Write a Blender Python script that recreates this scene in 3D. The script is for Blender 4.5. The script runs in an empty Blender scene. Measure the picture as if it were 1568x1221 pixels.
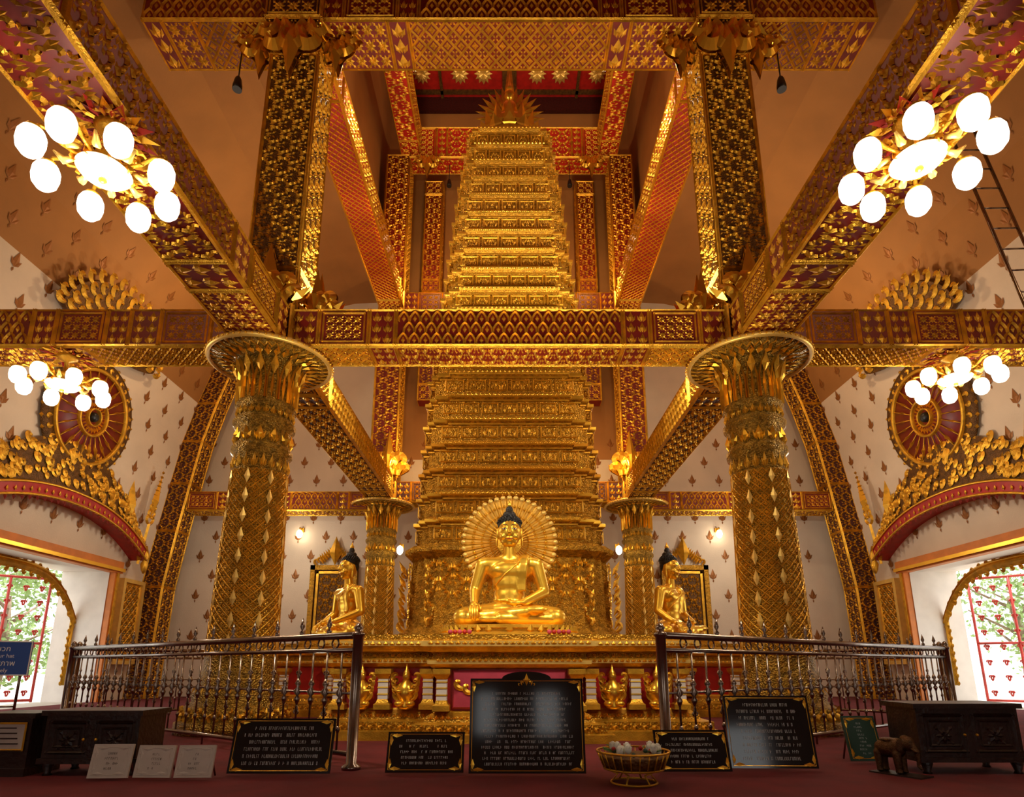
import bpy, math, random
import numpy as np
random.seed(3)
sc = bpy.context.scene
try:
    sc.view_settings.view_transform = 'Standard'
    sc.view_settings.look = 'None'
except Exception as e:
    print(e)

# ------------------------------------------------------------------ materials
MAT = {}
def newmat(name):
    m = bpy.data.materials.new(name); m.use_nodes = True
    nt = m.node_tree; b = nt.nodes['Principled BSDF']
    MAT[name] = m
    return m, nt, b
def link(nt, a, b): nt.links.new(a, b)
def simple(name, col, rough=.5, metal=0., nscale=None, namt=.3, bump=0., bscale=40., emis=None, estr=0., vor=False, col2=None):
    m, nt, b = newmat(name)
    b.inputs['Base Color'].default_value = (*col, 1)
    b.inputs['Roughness'].default_value = rough
    b.inputs['Metallic'].default_value = metal
    tc = nt.nodes.new('ShaderNodeTexCoord')
    if nscale:
        n = nt.nodes.new('ShaderNodeTexNoise'); n.inputs['Scale'].default_value = nscale
        n.inputs['Detail'].default_value = 4
        link(nt, tc.outputs['Object'], n.inputs['Vector'])
        r = nt.nodes.new('ShaderNodeValToRGB')
        c2 = col2 if col2 else tuple(c*(1-namt) for c in col)
        r.color_ramp.elements[0].position = .35; r.color_ramp.elements[0].color = (*c2, 1)
        r.color_ramp.elements[1].position = .65; r.color_ramp.elements[1].color = (*col, 1)
        link(nt, n.outputs['Fac'], r.inputs['Fac'])
        link(nt, r.outputs['Color'], b.inputs['Base Color'])
    if bump:
        if vor:
            n2 = nt.nodes.new('ShaderNodeTexVoronoi'); n2.inputs['Scale'].default_value = bscale
            out = n2.outputs['Distance']
        else:
            n2 = nt.nodes.new('ShaderNodeTexNoise'); n2.inputs['Scale'].default_value = bscale
            out = n2.outputs['Fac']
        link(nt, tc.outputs['Object'], n2.inputs['Vector'])
        bp = nt.nodes.new('ShaderNodeBump'); bp.inputs['Strength'].default_value = bump
        bp.inputs['Distance'].default_value = .02
        link(nt, out, bp.inputs['Height']); link(nt, bp.outputs['Normal'], b.inputs['Normal'])
    if emis:
        b.inputs['Emission Color'].default_value = (*emis, 1)
        b.inputs['Emission Strength'].default_value = estr
    return m
simple('gold', (.84,.45,.034), .36, .7, 6, .35, .3, 60)
simple('gold_relief', (.58,.29,.018), .40, .65, 14, .5, .6, 40, vor=True)  # recess gold set darker, shade between the stupa lips put into the colour
simple('gold_mosaic', (.50,.29,.035), .36, .65, 18, .6, 1., 45, vor=True)
simple('gold_smooth', (1.,.59,.06), .28, .85, 3, .12)
simple('gold_buddha', (1.,.60,.06), .30, .8, 3, .10)
simple('gold_pale', (.95,.63,.15), .4, .5, 5, .15)
simple('gold_dark', (.17,.072,.010), .5, .4, 12, .5, .6, 40, vor=True)
simple('red', (.21,.010,.006), .45, 0, 5, .3)
simple('dark_red', (.075,.007,.005), .5, .1, 20, .5, .5, 50, vor=True)
simple('bright_red', (.46,.012,.008), .45, 0, 6, .3)
simple('cream', (.76,.63,.48), .75, 0, 1.2, .10, .15, 30)
simple('vault', (.42,.185,.045), .75, 0, 1., .15, .1, 20)  # warm lamplight on the upper walls put into this orange base colour
simple('motif', (.30,.11,.02), .5, .3)
simple('carpet', (.15,.006,.008), .95, 0, 3, .3, .5, 400)
simple('black_stone', (.008,.011,.014), .08, 0, 8, .3)
simple('wood', (.028,.011,.007), .38, 0, 6, .5, .3, 30)
simple('white_paint', (.80,.76,.70), .5, 0, 3, .1)
simple('paper', (.55,.50,.42), .8, 0, 9, .1)
simple('steel', (.30,.23,.18), .24, .95, 10, .3)
simple('bronze', (.12,.06,.025), .35, .9, 12, .4, .4, 40)
simple('black_hair', (.008,.008,.009), .4, 0, 10, .3, .4, 60, vor=True)
simple('black', (.01,.01,.01), .4)
simple('eye_white', (.8,.75,.65), .3)
simple('glass_glow', (1,1,1), .3, 0, emis=(1.,.90,.72), estr=2.6)
simple('glass_bowl', (1,1,1), .3, 0, emis=(1.,.80,.52), estr=.7)
simple('lamp_glow', (1,1,1), .3, 0, emis=(1.,.85,.60), estr=14.)
simple('lotus_white', (.8,.85,.75), .5, 0, 6, .15)
simple('blue_sign', (.01,.07,.36), .4)
simple('white', (.85,.85,.85), .5)
simple('ink_grey', (.62,.62,.58), .5)
simple('green_dark', (.02,.06,.04), .5)
simple('leaf', (.16,.30,.07), .6, 0, 3, .5)
simple('leaf_pale', (.30,.46,.16), .6, 0, 3, .4)
simple('bark', (.25,.18,.12), .8, 0, 8, .4)
simple('paving', (.6,.57,.5), .8, 0, 4, .2)
simple('orange_paint', (.70,.22,.03), .5, 0, 4, .2)
simple('pink_cloth', (.55,.05,.09), .6, 0, 5, .3)
simple('gate_red', (.60,.05,.04), .5, 0, 5, .3)

# ------------------------------------------------------------------ mesh builder
def nrm(a):
    a = np.asarray(a, float); return a/ (np.linalg.norm(a)+1e-12)
class MB:
    def __init__(s):
        s.v=[]; s.f=[]; s.m=[]; s.sm=[]; s.n=0; s.M=np.eye(4); s.names=[]
    def mi(s, mat):
        if mat not in s.names: s.names.append(mat)
        return s.names.index(mat)
    def add(s, verts, faces, mat, smooth=False):
        a = np.asarray(verts, float).reshape(-1,3)
        a = a@s.M[:3,:3].T + s.M[:3,3]
        s.v.append(a); n=s.n; k=s.mi(mat)
        s.f.extend([tuple([i+n for i in f]) for f in faces])
        s.m.extend([k]*len(faces)); s.sm.extend([smooth]*len(faces)); s.n += len(a)
    def frame(s, o=(0,0,0), u=(1,0,0), v=(0,1,0), sc=1.):
        u=nrm(u)*sc; v=nrm(v)*sc; n=nrm(np.cross(u,v))*sc
        M=np.eye(4); M[:3,0]=u; M[:3,1]=v; M[:3,2]=n; M[:3,3]=o
        s.M=M
    def reset(s): s.M=np.eye(4)
    def box(s,x0,x1,y0,y1,z0,z1,mat):
        v=[(x,y,z) for z in (z0,z1) for y in (y0,y1) for x in (x0,x1)]
        f=[(0,2,3,1),(4,5,7,6),(0,1,5,4),(2,6,7,3),(0,4,6,2),(1,3,7,5)]
        s.add(v,f,mat)
    def loft(s, loops, mats, smooth=False, cap0=True, cap1=True):
        n=len(loops[0]); V=[p for l in loops for p in l]
        if isinstance(mats,str): mats=[mats]*(len(loops)-1)
        base=s.n
        a=np.asarray(V,float); a=a@s.M[:3,:3].T+s.M[:3,3]; s.v.append(a); s.n+=len(a)
        for k in range(len(loops)-1):
            mi=s.mi(mats[k])
            for i in range(n):
                j=(i+1)%n
                s.f.append((base+k*n+i, base+k*n+j, base+(k+1)*n+j, base+(k+1)*n+i)); s.m.append(mi); s.sm.append(smooth)
        if cap0: s.f.append(tuple(base+i for i in range(n))[::-1]); s.m.append(s.mi(mats[0])); s.sm.append(False)
        if cap1: s.f.append(tuple(base+(len(loops)-1)*n+i for i in range(n))); s.m.append(s.mi(mats[-1])); s.sm.append(False)
    def lathe(s, prof, seg, mat, cx=0, cy=0, smooth=True, cap0=True, cap1=True):
        loops=[[(cx+r*math.cos(2*math.pi*i/seg), cy+r*math.sin(2*math.pi*i/seg), z) for i in range(seg)] for r,z in prof]
        s.loft(loops, mat, smooth, cap0, cap1)
    def tube(s, pts, r, mat, seg=6, smooth=True, cap=True):
        pts=[np.asarray(p,float) for p in pts]; n=len(pts)
        if not hasattr(r,'__len__'): r=[r]*n
        loops=[]; ref=None
        for i,p in enumerate(pts):
            d=nrm(pts[min(i+1,n-1)]-pts[max(i-1,0)])
            if ref is None:
                ref=np.array([0,0,1.]) if abs(d[2])<.9 else np.array([1.,0,0])
            a=nrm(np.cross(d,ref)); b=np.cross(a,d); ref=b
            loops.append([p+r[i]*(a*math.cos(2*math.pi*k/seg)+b*math.sin(2*math.pi*k/seg)) for k in range(seg)])
        s.loft(loops,mat,smooth,cap,cap)
    def ell(s, c, r, mat, seg=16, rings=10, R=None):
        if not hasattr(r,'__len__'): r=(r,r,r)
        V=[];F=[]
        for j in range(rings+1):
            th=math.pi*j/rings
            for i in range(seg):
                ph=2*math.pi*i/seg
                V.append((r[0]*math.sin(th)*math.cos(ph), r[1]*math.sin(th)*math.sin(ph), r[2]*math.cos(th)))
        V=np.array(V)
        if R is not None: V=V@np.array(R).T
        V=V+np.array(c)
        for j in range(rings):
            for i in range(seg):
                k=(i+1)%seg
                if j==0: F.append((i, (j+1)*seg+i, (j+1)*seg+k))
                elif j==rings-1: F.append((j*seg+i, (j+1)*seg+i, j*seg+k))
                else: F.append((j*seg+i,(j+1)*seg+i,(j+1)*seg+k,j*seg+k))
        s.add(V,F,mat,True)
    def capsule(s,a,b,ra,rb,mat,seg=14):
        a=np.array(a,float); b=np.array(b,float)
        s.tube([a,b],[ra,rb],mat,seg); s.ell(a,ra,mat,seg,8); s.ell(b,rb,mat,seg,8)
    def ridge(s, pts, w, h, mat, z0=0.):
        v,f=T_ridge(pts,w,h); v=np.array(v); v[:,2]+=z0; s.add(v,f,mat)
    def kite(s,x,y,dx,dy,w,h,mat,z0=0.):
        v,f=T_kite(x,y,dx,dy,w,h); v=np.array(v); v[:,2]+=z0; s.add(v,f,mat)
    def build(s, name, loc=None, parent=None):
        me=bpy.data.meshes.new(name)
        me.from_pydata(np.concatenate(s.v).tolist(),[],s.f)
        for n in s.names: me.materials.append(MAT[n])
        me.polygons.foreach_set('material_index', s.m)
        me.polygons.foreach_set('use_smooth', s.sm)
        me.update()
        o=bpy.data.objects.new(name,me); bpy.context.collection.objects.link(o)
        if loc: o.location=loc
        if parent: o.parent=parent
        return o
def dup(o, name=None, loc=None, scale=None, rotz=None):
    c=bpy.data.objects.new(name or o.name.split('.')[0], o.data); bpy.context.collection.objects.link(c)
    c.location=loc if loc is not None else o.location
    if scale: c.scale=scale
    if rotz is not None: c.rotation_euler=(0,0,rotz)
    if o.parent: c.parent=o.parent
    return c
def mirror(o, loc=None): 
    l = loc if loc is not None else (-o.location[0],o.location[1],o.location[2])
    return dup(o, loc=l, scale=(-1,1,1))
def empty(name, loc=(0,0,0)):
    e=bpy.data.objects.new(name,None); bpy.context.collection.objects.link(e); e.location=loc; e.empty_display_size=.2
    return e

# ---- tile templates
def T_ridge(pts,w,h):
    pts=[np.array(p[:2],float) for p in pts]; n=len(pts)
    if not hasattr(w,'__len__'): w=[w]*n
    V=[];F=[]
    for i,p in enumerate(pts):
        d=nrm(pts[min(i+1,n-1)]-pts[max(i-1,0)]); q=np.array([-d[1],d[0]])
        a=p+q*w[i]; b=p-q*w[i]; hh=h[i] if hasattr(h,'__len__') else h
        V+= [(a[0],a[1],0),(p[0],p[1],hh),(b[0],b[1],0)]
    for i in range(n-1):
        k=3*i; F+=[(k+3,k+4,k+1,k),(k+4,k+5,k+2,k+1)]
    return V,F
def T_kite(x,y,dx,dy,w,h):
    L=math.hypot(dx,dy); ux,uy=dx/L,dy/L
    V=[(x,y,0),(x+dx*.45-uy*w,y+dy*.45+ux*w,0),(x+dx,y+dy,0),(x+dx*.45+uy*w,y+dy*.45-ux*w,0),(x+dx*.42,y+dy*.42,h)]
    return V,[(1,0,4),(2,1,4),(3,2,4),(0,3,4)]
def comb(*parts):
    V=[];F=[]
    for v,f in parts:
        n=len(V); V+=list(v); F+=[tuple(i+n for i in q) for q in f]
    return V,F
def curlpts(s, flip=1, n=12, turn=5.2, start=math.pi/2):
    p=np.array([0.,0.]); out=[p.copy()]; 
    for i in range(n):
        t=(i+.5)/n
        hd=start+flip*(-.5+turn*t**1.6)
        p=p+np.array([math.cos(hd),math.sin(hd)])*s*2.1/n*(1-.72*t)
        out.append(p.copy())
    return out
def T_curl(x,y,ang,s,flip,w=.13,h=1.,n=10):
    P=curlpts(s,flip,n); c,sn=math.cos(ang),math.sin(ang)
    P=[(x+p[0]*c-p[1]*sn, y+p[0]*sn+p[1]*c) for p in P]
    ws=[s*w*(.35+1.3*math.sin(math.pi*min(1,.15+.8*(i/n)))) *(1-.4*i/n) for i in range(n+1)]
    return T_ridge(P,ws,h)
TT={}
TT['scroll']=comb(T_curl(.34,.02,0,.62,-1,.17,1), T_curl(.62,.98,math.pi,.40,-1,.17,.9,8), T_kite(.2,.05,-.12,.62,.13,.8), T_kite(.86,.35,.08,.6,.12,.7), T_kite(.72,.0,.2,.34,.10,.7))
TT['scale']=comb(T_ridge([(.02,.0),(.05,.42),(.26,.76),(.5,.98),(.74,.76),(.95,.42),(.98,.0)],.12,1.), T_kite(.5,.02,0,.66,.18,1.1))
TT['diamond']=comb(T_ridge([(0,.5),(.5,1)],.09,.8),T_ridge([(.5,1),(1,.5)],.09,.8),T_ridge([(1,.5),(.5,0)],.09,.8),T_ridge([(.5,0),(0,.5)],.09,.8),
   *[T_kite(.5,.5,.27*math.cos(a),.27*math.sin(a),.12,.9) for a in (0,math.pi/2,math.pi,-math.pi/2)],
   *[T_kite(cx,cy,.2*(1 if cx<.5 else -1),.2*(1 if cy<.5 else -1),.08,.6) for cx,cy in ((0.02,.02),(.98,.02),(.02,.98),(.98,.98))])
TT['lattice']=comb(T_ridge([(0,.5),(.5,1)],.07,.8),T_ridge([(.5,1),(1,.5)],.07,.8),T_ridge([(1,.5),(.5,0)],.07,.8),T_ridge([(.5,0),(0,.5)],.07,.8))
TT['ros']=comb(*[T_kite(.5,.5,.45*math.cos(a*math.pi/4),.45*math.sin(a*math.pi/4),.14,.8) for a in range(8)],
   *[T_kite(cx,cy,.24*(1 if cx<.5 else -1),.24*(1 if cy<.5 else -1),.11,.6) for cx,cy in ((.03,.03),(.97,.03),(.03,.97),(.97,.97))])
TT['leaf']=comb(T_kite(.5,.02,0,.96,.26,1),T_kite(.38,.02,-.3,.6,.14,.7),T_kite(.62,.02,.3,.6,.14,.7))
TT['petal']=comb(T_ridge([(.08,0),(.08,.55),(.28,.82),(.5,1.),(.72,.82),(.92,.55),(.92,0)],.07,.9),T_kite(.5,0,0,.75,.16,1))
def tiles(mb,o,U,V,ts,kind,mat,h=.03,stag=False,flip=False, tv=None):
    o=np.array(o,float);U=np.array(U,float);V=np.array(V,float)
    lu=np.linalg.norm(U); lv=np.linalg.norm(V); nu=max(1,round(lu/ts)); nv=max(1,round(lv/(tv or ts)))
    n=nrm(np.cross(U,V)); tv_,tf=TT[kind]; tv_=np.array(tv_); k=len(tv_)
    allv=[];allf=[]
    c=0
    for j in range(nv):
        off=.5 if (stag and j%2) else 0.
        for i in range(nu if not off else nu-1):
            x=tv_[:,0]
            if flip and (i+j)%2: x=1-x
            a=(i+off+x)/nu; b=(j+tv_[:,1])/nv
            allv.append(o+np.outer(a,U)+np.outer(b,V)+np.outer(tv_[:,2]*h,n))
            allf+=[tuple(q+c for q in f) for f in tf]; c+=k
    if allv: mb.add(np.concatenate(allv),allf,mat)
def tiles_cyl(mb,cx,cy,z0,z1,rf,nu,nv,kind,mat,h=.03,stag=False,flip=False):
    tv_,tf=TT[kind]; tv_=np.array(tv_); k=len(tv_); allv=[];allf=[];c=0
    for j in range(nv):
        off=.5 if (stag and j%2) else 0.
        for i in range(nu):
            x=tv_[:,0]
            if flip and (i+j)%2: x=1-x
            a=(i+off+x)/nu*2*math.pi; z=z0+(z1-z0)*(j+tv_[:,1])/nv
            r=np.array([rf(q) for q in z])+tv_[:,2]*h
            allv.append(np.stack([cx+r*np.cos(a),cy+r*np.sin(a),z],1))
            allf+=[tuple(q+c for q in f) for f in tf]; c+=k
    mb.add(np.concatenate(allv),allf,mat)
def border(mb,o,U,V,w,h,mat='gold'):
    o=np.array(o,float);U=np.array(U,float);V=np.array(V,float)
    lu=np.linalg.norm(U); lv=np.linalg.norm(V)
    old=mb.M.copy(); mb.frame(o,U,V)
    mb.M=old@mb.M
    for p,q in (((0,w),(lu,w)),((lu,lv-w),(0,lv-w)),((w,0),(w,lv)),((lu-w,lv),(lu-w,0))):
        mb.ridge([p,q],w,h,mat)
    mb.M=old
def panel(mb,o,U,V,segs,ts,mat='gold',h=.035,bw=.03,along='U'):
    o=np.array(o,float);U=np.array(U,float);V=np.array(V,float); tot=sum(s[0] for s in segs); c=0
    lv=np.linalg.norm(V); vh=nrm(V); uh=nrm(U)
    for w,kind in segs:
        a=o+U*c/tot; c+=w; u=U*w/tot; lu=np.linalg.norm(u)
        border(mb,a,u,V,bw,h*.9,mat)
        oi=a+uh*bw*2+vh*bw*2; ui=uh*(lu-4*bw); vi=vh*(lv-4*bw)
        t=ts
        if kind=='bigros': tiles(mb,oi,ui,vi,(min(lu,lv)-4*bw)*.5,'ros',mat,h); continue
        if kind=='box':
            m=bw*2.2; border(mb,oi+uh*m*.5+vh*m*.5,ui-uh*m,vi-vh*m,bw*.8,h,mat); m=bw*4.
            tiles(mb,oi+uh*m+vh*m,ui-uh*2*m,vi-vh*2*m,min(lu,lv)*.24,'ros',mat,h); continue
        tiles(mb,oi,ui,vi,t,kind,mat,h,stag=(kind=='scale'),flip=(kind=='scroll'))
def curl(mb,x,y,ang,s,flip,mat='gold',w=.13,h=None,z0=0.,n=12):
    v,f=T_curl(x,y,ang,s,flip,w,h or s*.16,n); v=np.array(v); v[:,2]+=z0; mb.add(v,f,mat)
def crest(mb,w,h,mat='gold',k=5,z0=0.):
    mb.kite(0,0,0,h,w*.13,h*.12,mat,z0+.02)
    for i in range(k):
        t=i/k; y=h*.02+h*.5*t*.9; s=h*.42*(1-.45*t)
        for sg in (1,-1):
            x0=sg*w*.5*(1-t)*.75
            curl(mb,x0,y,-sg*.35*(1-t),s*.55,sg,mat,.14,z0=z0)
            mb.kite(x0*.6,y,sg*w*.1,s*.9,w*.035,h*.05,mat,z0)
def flourish(mb,w,h,mat='gold',seed=0):
    for sg,sc_ in ((1,1.),(-1,1.)):
        curl(mb,sg*w*.12,0,-sg*.1,h*.55,-sg,mat,.17,z0=.02,n=16)
        curl(mb,sg*w*.22,0,-sg*.5,h*.34,-sg,mat,.18,z0=.05,n=14)
        curl(mb,sg*w*.06,h*.15,-sg*.0,h*.42,sg,mat,.15,z0=.06,n=14)
        for k in range(4): mb.kite(sg*w*.1*k,0,sg*w*.08*k,h*(.55-.1*k),w*.06,h*.09,mat,.03)
    mb.kite(0,0,0,h,w*.12,h*.14,mat,.05)

# ------------------------------------------------------------------ room shell
YB=18.0; YF=-7.0; ZC=21.2
PROF=[(-10.3,0),(-10.25,1.6),(-10.2,3.2),(-10.0,4.6),(-9.8,6),(-9.6,7.3),(-9.3,8.5),(-8.9,9.8),(-8.2,11.0),(-7.3,11.9),(-6.2,12.5),(-5.2,12.75),(-4.3,12.8)]
def wx(z): return float(np.interp(z,[p[1] for p in PROF],[p[0] for p in PROF]))
D0,D1,DH=10.6,15.2,3.2
def motif(mb,s):
    mb.kite(0,0,0,s*1.6,s*.34,.014,'motif'); mb.kite(0,0,-s*.6,s*.8,s*.2,.01,'motif'); mb.kite(0,0,s*.6,s*.8,s*.2,.01,'motif'); mb.kite(0,0,0,-s*.5,s*.12,.01,'motif')
def side_wall():
    mb=MB()
    ys=[YF,0,D0,D1,YB]
    for k in range(len(PROF)-1):
        (xa,za),(xb,zb)=PROF[k],PROF[k+1]
        mat='cream' if za<8.4 else 'vault'
        for i in range(len(ys)-1):
            if ys[i]==D0 and zb<=DH+.01: continue
            mb.add([(xa,ys[i],za),(xa,ys[i+1],za),(xb,ys[i+1],zb),(xb,ys[i],zb)],[(0,1,2,3)],mat,True)
    X=-11.4
    for y0,y1,z0,z1 in ((YF,D0,0,13.2),(D1,YB,0,13.2),(D0,D1,DH,13.2)):
        mb.add([(X,y0,z0),(X,y1,z0),(X,y1,z1),(X,y0,z1)],[(0,3,2,1)],'cream')
    for y in (D0,D1):
        mb.add([(X,y,0),(-10.2,y,0),(-10.2,y,DH),(X,y,DH)],[(0,1,2,3)],'white_paint')
    mb.add([(X,D0,DH),(X,D1,DH),(-10.2,D1,DH),(-10.2,D0,DH)],[(0,1,2,3)],'white_paint')
    mb.add([(X,YF,13.2),(X,YB,13.2),(-4.3,YB,13.2),(-4.3,YF,13.2)],[(0,1,2,3)],'cream')
    r=0; z=2.2
    while z<10.6:
        y=-1.0+(r%2)*.42
        while y<YB-.3:
            if not (D0-.3<y<D1+.3 and z<3.6) and not ((y-12.9)**2+(z-6.2)**2<2.9):
                x=wx(z); x2=wx(z+.2)
                mb.frame((x+.012,y,z),(0,1,0),(x2-x,0,.2)); motif(mb,.2); mb.reset()
            y+=.84
        z+=.6; r+=1
    return mb.build('wall_left')
wl=side_wall(); wr=mirror(wl); wr.name='wall_right'
mb=MB()
mb.add([(-10.6,YB,0),(10.6,YB,0),(10.6,YB,13),(-10.6,YB,13)],[(0,1,2,3)],'cream')
mb.add([(-4.4,YB,13),(4.4,YB,13),(4.4,YB,ZC),(-4.4,YB,ZC)],[(0,1,2,3)],'vault')
mb.add([(-4.4,YB-.01,7.2),(4.4,YB-.01,7.2),(4.4,YB-.01,13),(-4.4,YB-.01,13)],[(0,1,2,3)],'vault')
mb.add([(-11.4,YB+.3,0),(11.4,YB+.3,0),(11.4,YB+.3,ZC),(-11.4,YB+.3,ZC)],[(0,3,2,1)],'cream')
r=0; z=1.6
while z<8:
    x=-9.4+(r%2)*.42
    while x<9.4:
        mb.frame((x,YB-.012,z),(1,0,0),(0,0,1)); motif(mb,.2)
        mb.reset(); x+=.84
    z+=.6; r+=1
mb.build('wall_back')
mb=MB()
for x0,x1,z0,z1 in ((-11.4,-6.2,0,ZC),(6.2,11.4,0,ZC),(-6.2,-3.4,3.4,ZC),(3.4,6.2,3.4,ZC),(-3.4,-.95,0,ZC),(1.4,3.4,0,ZC),(-.95,1.4,3.5,ZC),(-.95,1.4,0,2.3),(-.4,.75,2.3,3.5)):
    mb.box(x0,x1,YF-.4,YF,z0,z1,'vault')
mb.build('wall_front')
mb=MB()
mb.box(-4.6,-4.3,YF,YB,12.8,ZC,'vault')
w=mb.build('wall_clerestory_left'); w2=mirror(w); w2.name='wall_clerestory_right'
mb=MB(); mb.box(-4.6,4.6,YF,YB+.3,ZC,ZC+.3,'bright_red')
for y in (11.9,13.7,15.4,16.95):
    for x in (-3.1,-1.75,-.92,.98,1.8,3.1):
        mb.frame((x,y,ZC-.02),(1,0,0),(0,-1,0))
        for a in range(12):
            mb.kite(0,0,.33*math.cos(a*math.pi/6),.40*math.sin(a*math.pi/6),.10,.06,'gold_pale')
        mb.reset()
for x0,x1,y0,y1 in ((-.25,.25,9,YB),(-4.3,4.3,17.55,17.7),(-2.5,-2.4,9,YB),(2.4,2.5,9,YB)):
    mb.box(x0,x1,y0,y1,ZC-.07,ZC,'gold_dark')
mb.box(-4.3,4.3,YB-.15,YB,ZC-.6,ZC,'dark_red')
mb.build('ceiling')
mb=MB(); mb.box(-10.3,10.3,YF,YB,-.1,0,'carpet'); 
mb.box(-11.5,-10.3,D0,D1,-.1,0,'paving'); mb.box(10.3,11.5,D0,D1,-.1,0,'paving')
mb.build('floor')
mb=MB(); mb.box(-60,60,-60,60,-.3,-.12,'paving'); mb.build('ground')

# ------------------------------------------------------------------ columns
def column():
    mb=MB()
    rf=lambda z: .465-.08*(z-.9)/3.0
    prof=[(.74,0),(.74,.14),(.66,.18),(.66,.32),(.56,.40),(.58,.5),(.51,.6),(.51,.7),(.465,.8),(.465,.95),(.385,3.85),(.43,3.9),(.43,3.97),(.385,4.02),(.385,4.25),(.44,4.32),(.45,4.38),(.39,4.45),(.39,4.58),(.44,4.63),(.41,4.70),(.40,4.95),(.42,5.2),(.47,5.33),(.47,5.36),(.86,5.40),(.89,5.43),(.6,5.455)]
    mb.lathe(prof,48,'gold_mosaic')
    tiles_cyl(mb,0,0,.98,3.60,rf,22,22,'diamond','gold',.014)
    for a in range(8):
        for j in range(9):
            z=1.05+j*.29; an=a*math.pi/4
            r=rf(z+.12)+.012
            mb.frame((r*math.cos(an),r*math.sin(an),z),(-math.sin(an),math.cos(an),0),(0,0,1))
            mb.kite(0,0,0,.23,.045,.014,'gold_pale'); mb.reset()
    tiles_cyl(mb,0,0,.42,.6,lambda z:.54,26,1,'leaf','gold',.04)
    tiles_cyl(mb,0,0,.16,.34,lambda z:.67,22,1,'scroll','gold',.04)
    tiles_cyl(mb,0,0,4.02,4.27,lambda z:.39,12,1,'leaf','gold_smooth',.05)
    tiles_cyl(mb,0,0,4.45,4.60,lambda z:.40,24,1,'leaf','gold',.03)
    tiles_cyl(mb,0,0,3.62,3.85,lambda z:rf(z),20,1,'leaf','gold',.03)
    cf=lambda z: float(np.interp(z,[4.68,4.95,5.2,5.34],[.41,.405,.425,.475]))
    tiles_cyl(mb,0,0,4.68,5.30,cf,15,1,'petal','gold_smooth',.045)
    for i in range(15):
        a=2*math.pi*(i+.5)/15; c,s=math.cos(a),math.sin(a)
        mb.frame((.44*c,.44*s,5.06),(-s,c,0),(.35*c,.35*s,1)); mb.kite(0,0,0,.30,.06,.04,'gold'); mb.reset()
    for ring,(n,r0,r1,z0,z1,wd) in enumerate(((30,.49,.72,5.325,5.36,.05),(40,.64,.90,5.365,5.395,.06))):
        for i in range(n):
            a=2*math.pi*(i+.5*ring)/n; c,s=math.cos(a),math.sin(a)
            mb.frame((r0*c,r0*s,z0),(s,-c,0),((r1-r0)*c,(r1-r0)*s,z1-z0))
            mb.kite(0,0,0,r1-r0,wd,.045,'gold' if ring else 'gold_smooth'); mb.reset()
    mb.lathe([(.85,5.40),(.885,5.37),(.92,5.395),(.92,5.44),(.87,5.46)],56,'gold_pale')
    for i in range(64):
        a=2*math.pi*i/64; mb.ell((.925*math.cos(a),.925*math.sin(a),5.415),.019,'gold_smooth',6,4)
    return mb.build('golden_column',(-3.7,8.5,0))
c1=column()
dup(c1,loc=(3.7,8.5,0)); dup(c1,loc=(-3.7,17,0)); dup(c1,loc=(3.7,17,0))

# ------------------------------------------------------------------ beams and pillars
FW=empty('carved_beam_framework')
def beam(name,x0,x1,y0,y1,z0,z1,F=None,B=None,I=None,O=None,ts=.18,core='dark_red',mat='gold',h=.03,bw=.018,Bts=None,K=None):
    mb=MB(); mb.box(x0,x1,y0,y1,z0,z1,core)
    if F: panel(mb,(x0,y0,z0),(x1-x0,0,0),(0,0,z1-z0),F,ts,mat,h,bw)
    if K: panel(mb,(x1,y1,z0),(x0-x1,0,0),(0,0,z1-z0),K,ts,mat,h,bw)
    if I: panel(mb,(x1,y0,z0),(0,y1-y0,0),(0,0,z1-z0),I,ts,mat,h,bw)
    if O: panel(mb,(x0,y1,z0),(0,y0-y1,0),(0,0,z1-z0),O,ts,mat,h,bw)
    if B:
        if (x1-x0)>(y1-y0): panel(mb,(x0,y1,z0),(x1-x0,0,0),(0,y0-y1,0),B,Bts or ts,mat,h,bw)
        else: panel(mb,(x0,y0,z0),(0,y1-y0,0),(x1-x0,0,0),B,Bts or ts,mat,h,bw)
    return mb.build(name,parent=FW)
LB0,LB1=5.47,6.08
sym=[(.45,'leaf'),(.75,'box'),(.4,'leaf'),(3.4,'scale'),(.4,'leaf'),(.75,'box'),(.45,'leaf')]
symB=[(1.2,'diamond'),(.4,'leaf'),(3.4,'scroll'),(.4,'leaf'),(1.2,'diamond')]
beam('lower_front_beam',-3.3,3.3,8.05,8.65,LB0,LB1,F=sym,B=symB,K=sym,ts=.165,core='red')
o=beam('aisle_beam',-9.75,-4.05,8.05,8.65,LB0,LB1,F=[(2.6,'scale'),(.35,'leaf'),(.75,'box'),(.35,'leaf'),(.45,'leaf'),(.75,'box'),(.4,'leaf')],B=[(2.6,'scroll'),(.4,'leaf'),(2,'diamond')],ts=.165,core='red'); mirror(o)
ds=[(3.6,'scale'),(.4,'leaf'),(.8,'box'),(.4,'leaf'),(2.4,'scroll'),(.4,'leaf'),(.8,'box'),(.4,'leaf')]
o=beam('long_beam',-4.05,-3.3,-2.5,8.05,LB0,LB1,B=[(3.,'scroll'),(.5,'leaf'),(4.2,'scroll'),(.5,'leaf'),(1.2,'ros')],I=ds,O=ds[::-1],ts=.17,Bts=.21,core='red'); mirror(o)
o=beam('joint_block',-4.12,-3.24,7.98,8.75,LB0-.01,LB1+.05,F=[(1,'box')],I=[(1,'box')],O=[(1,'box')],B=[(1,'ros')]); mirror(o)
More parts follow.
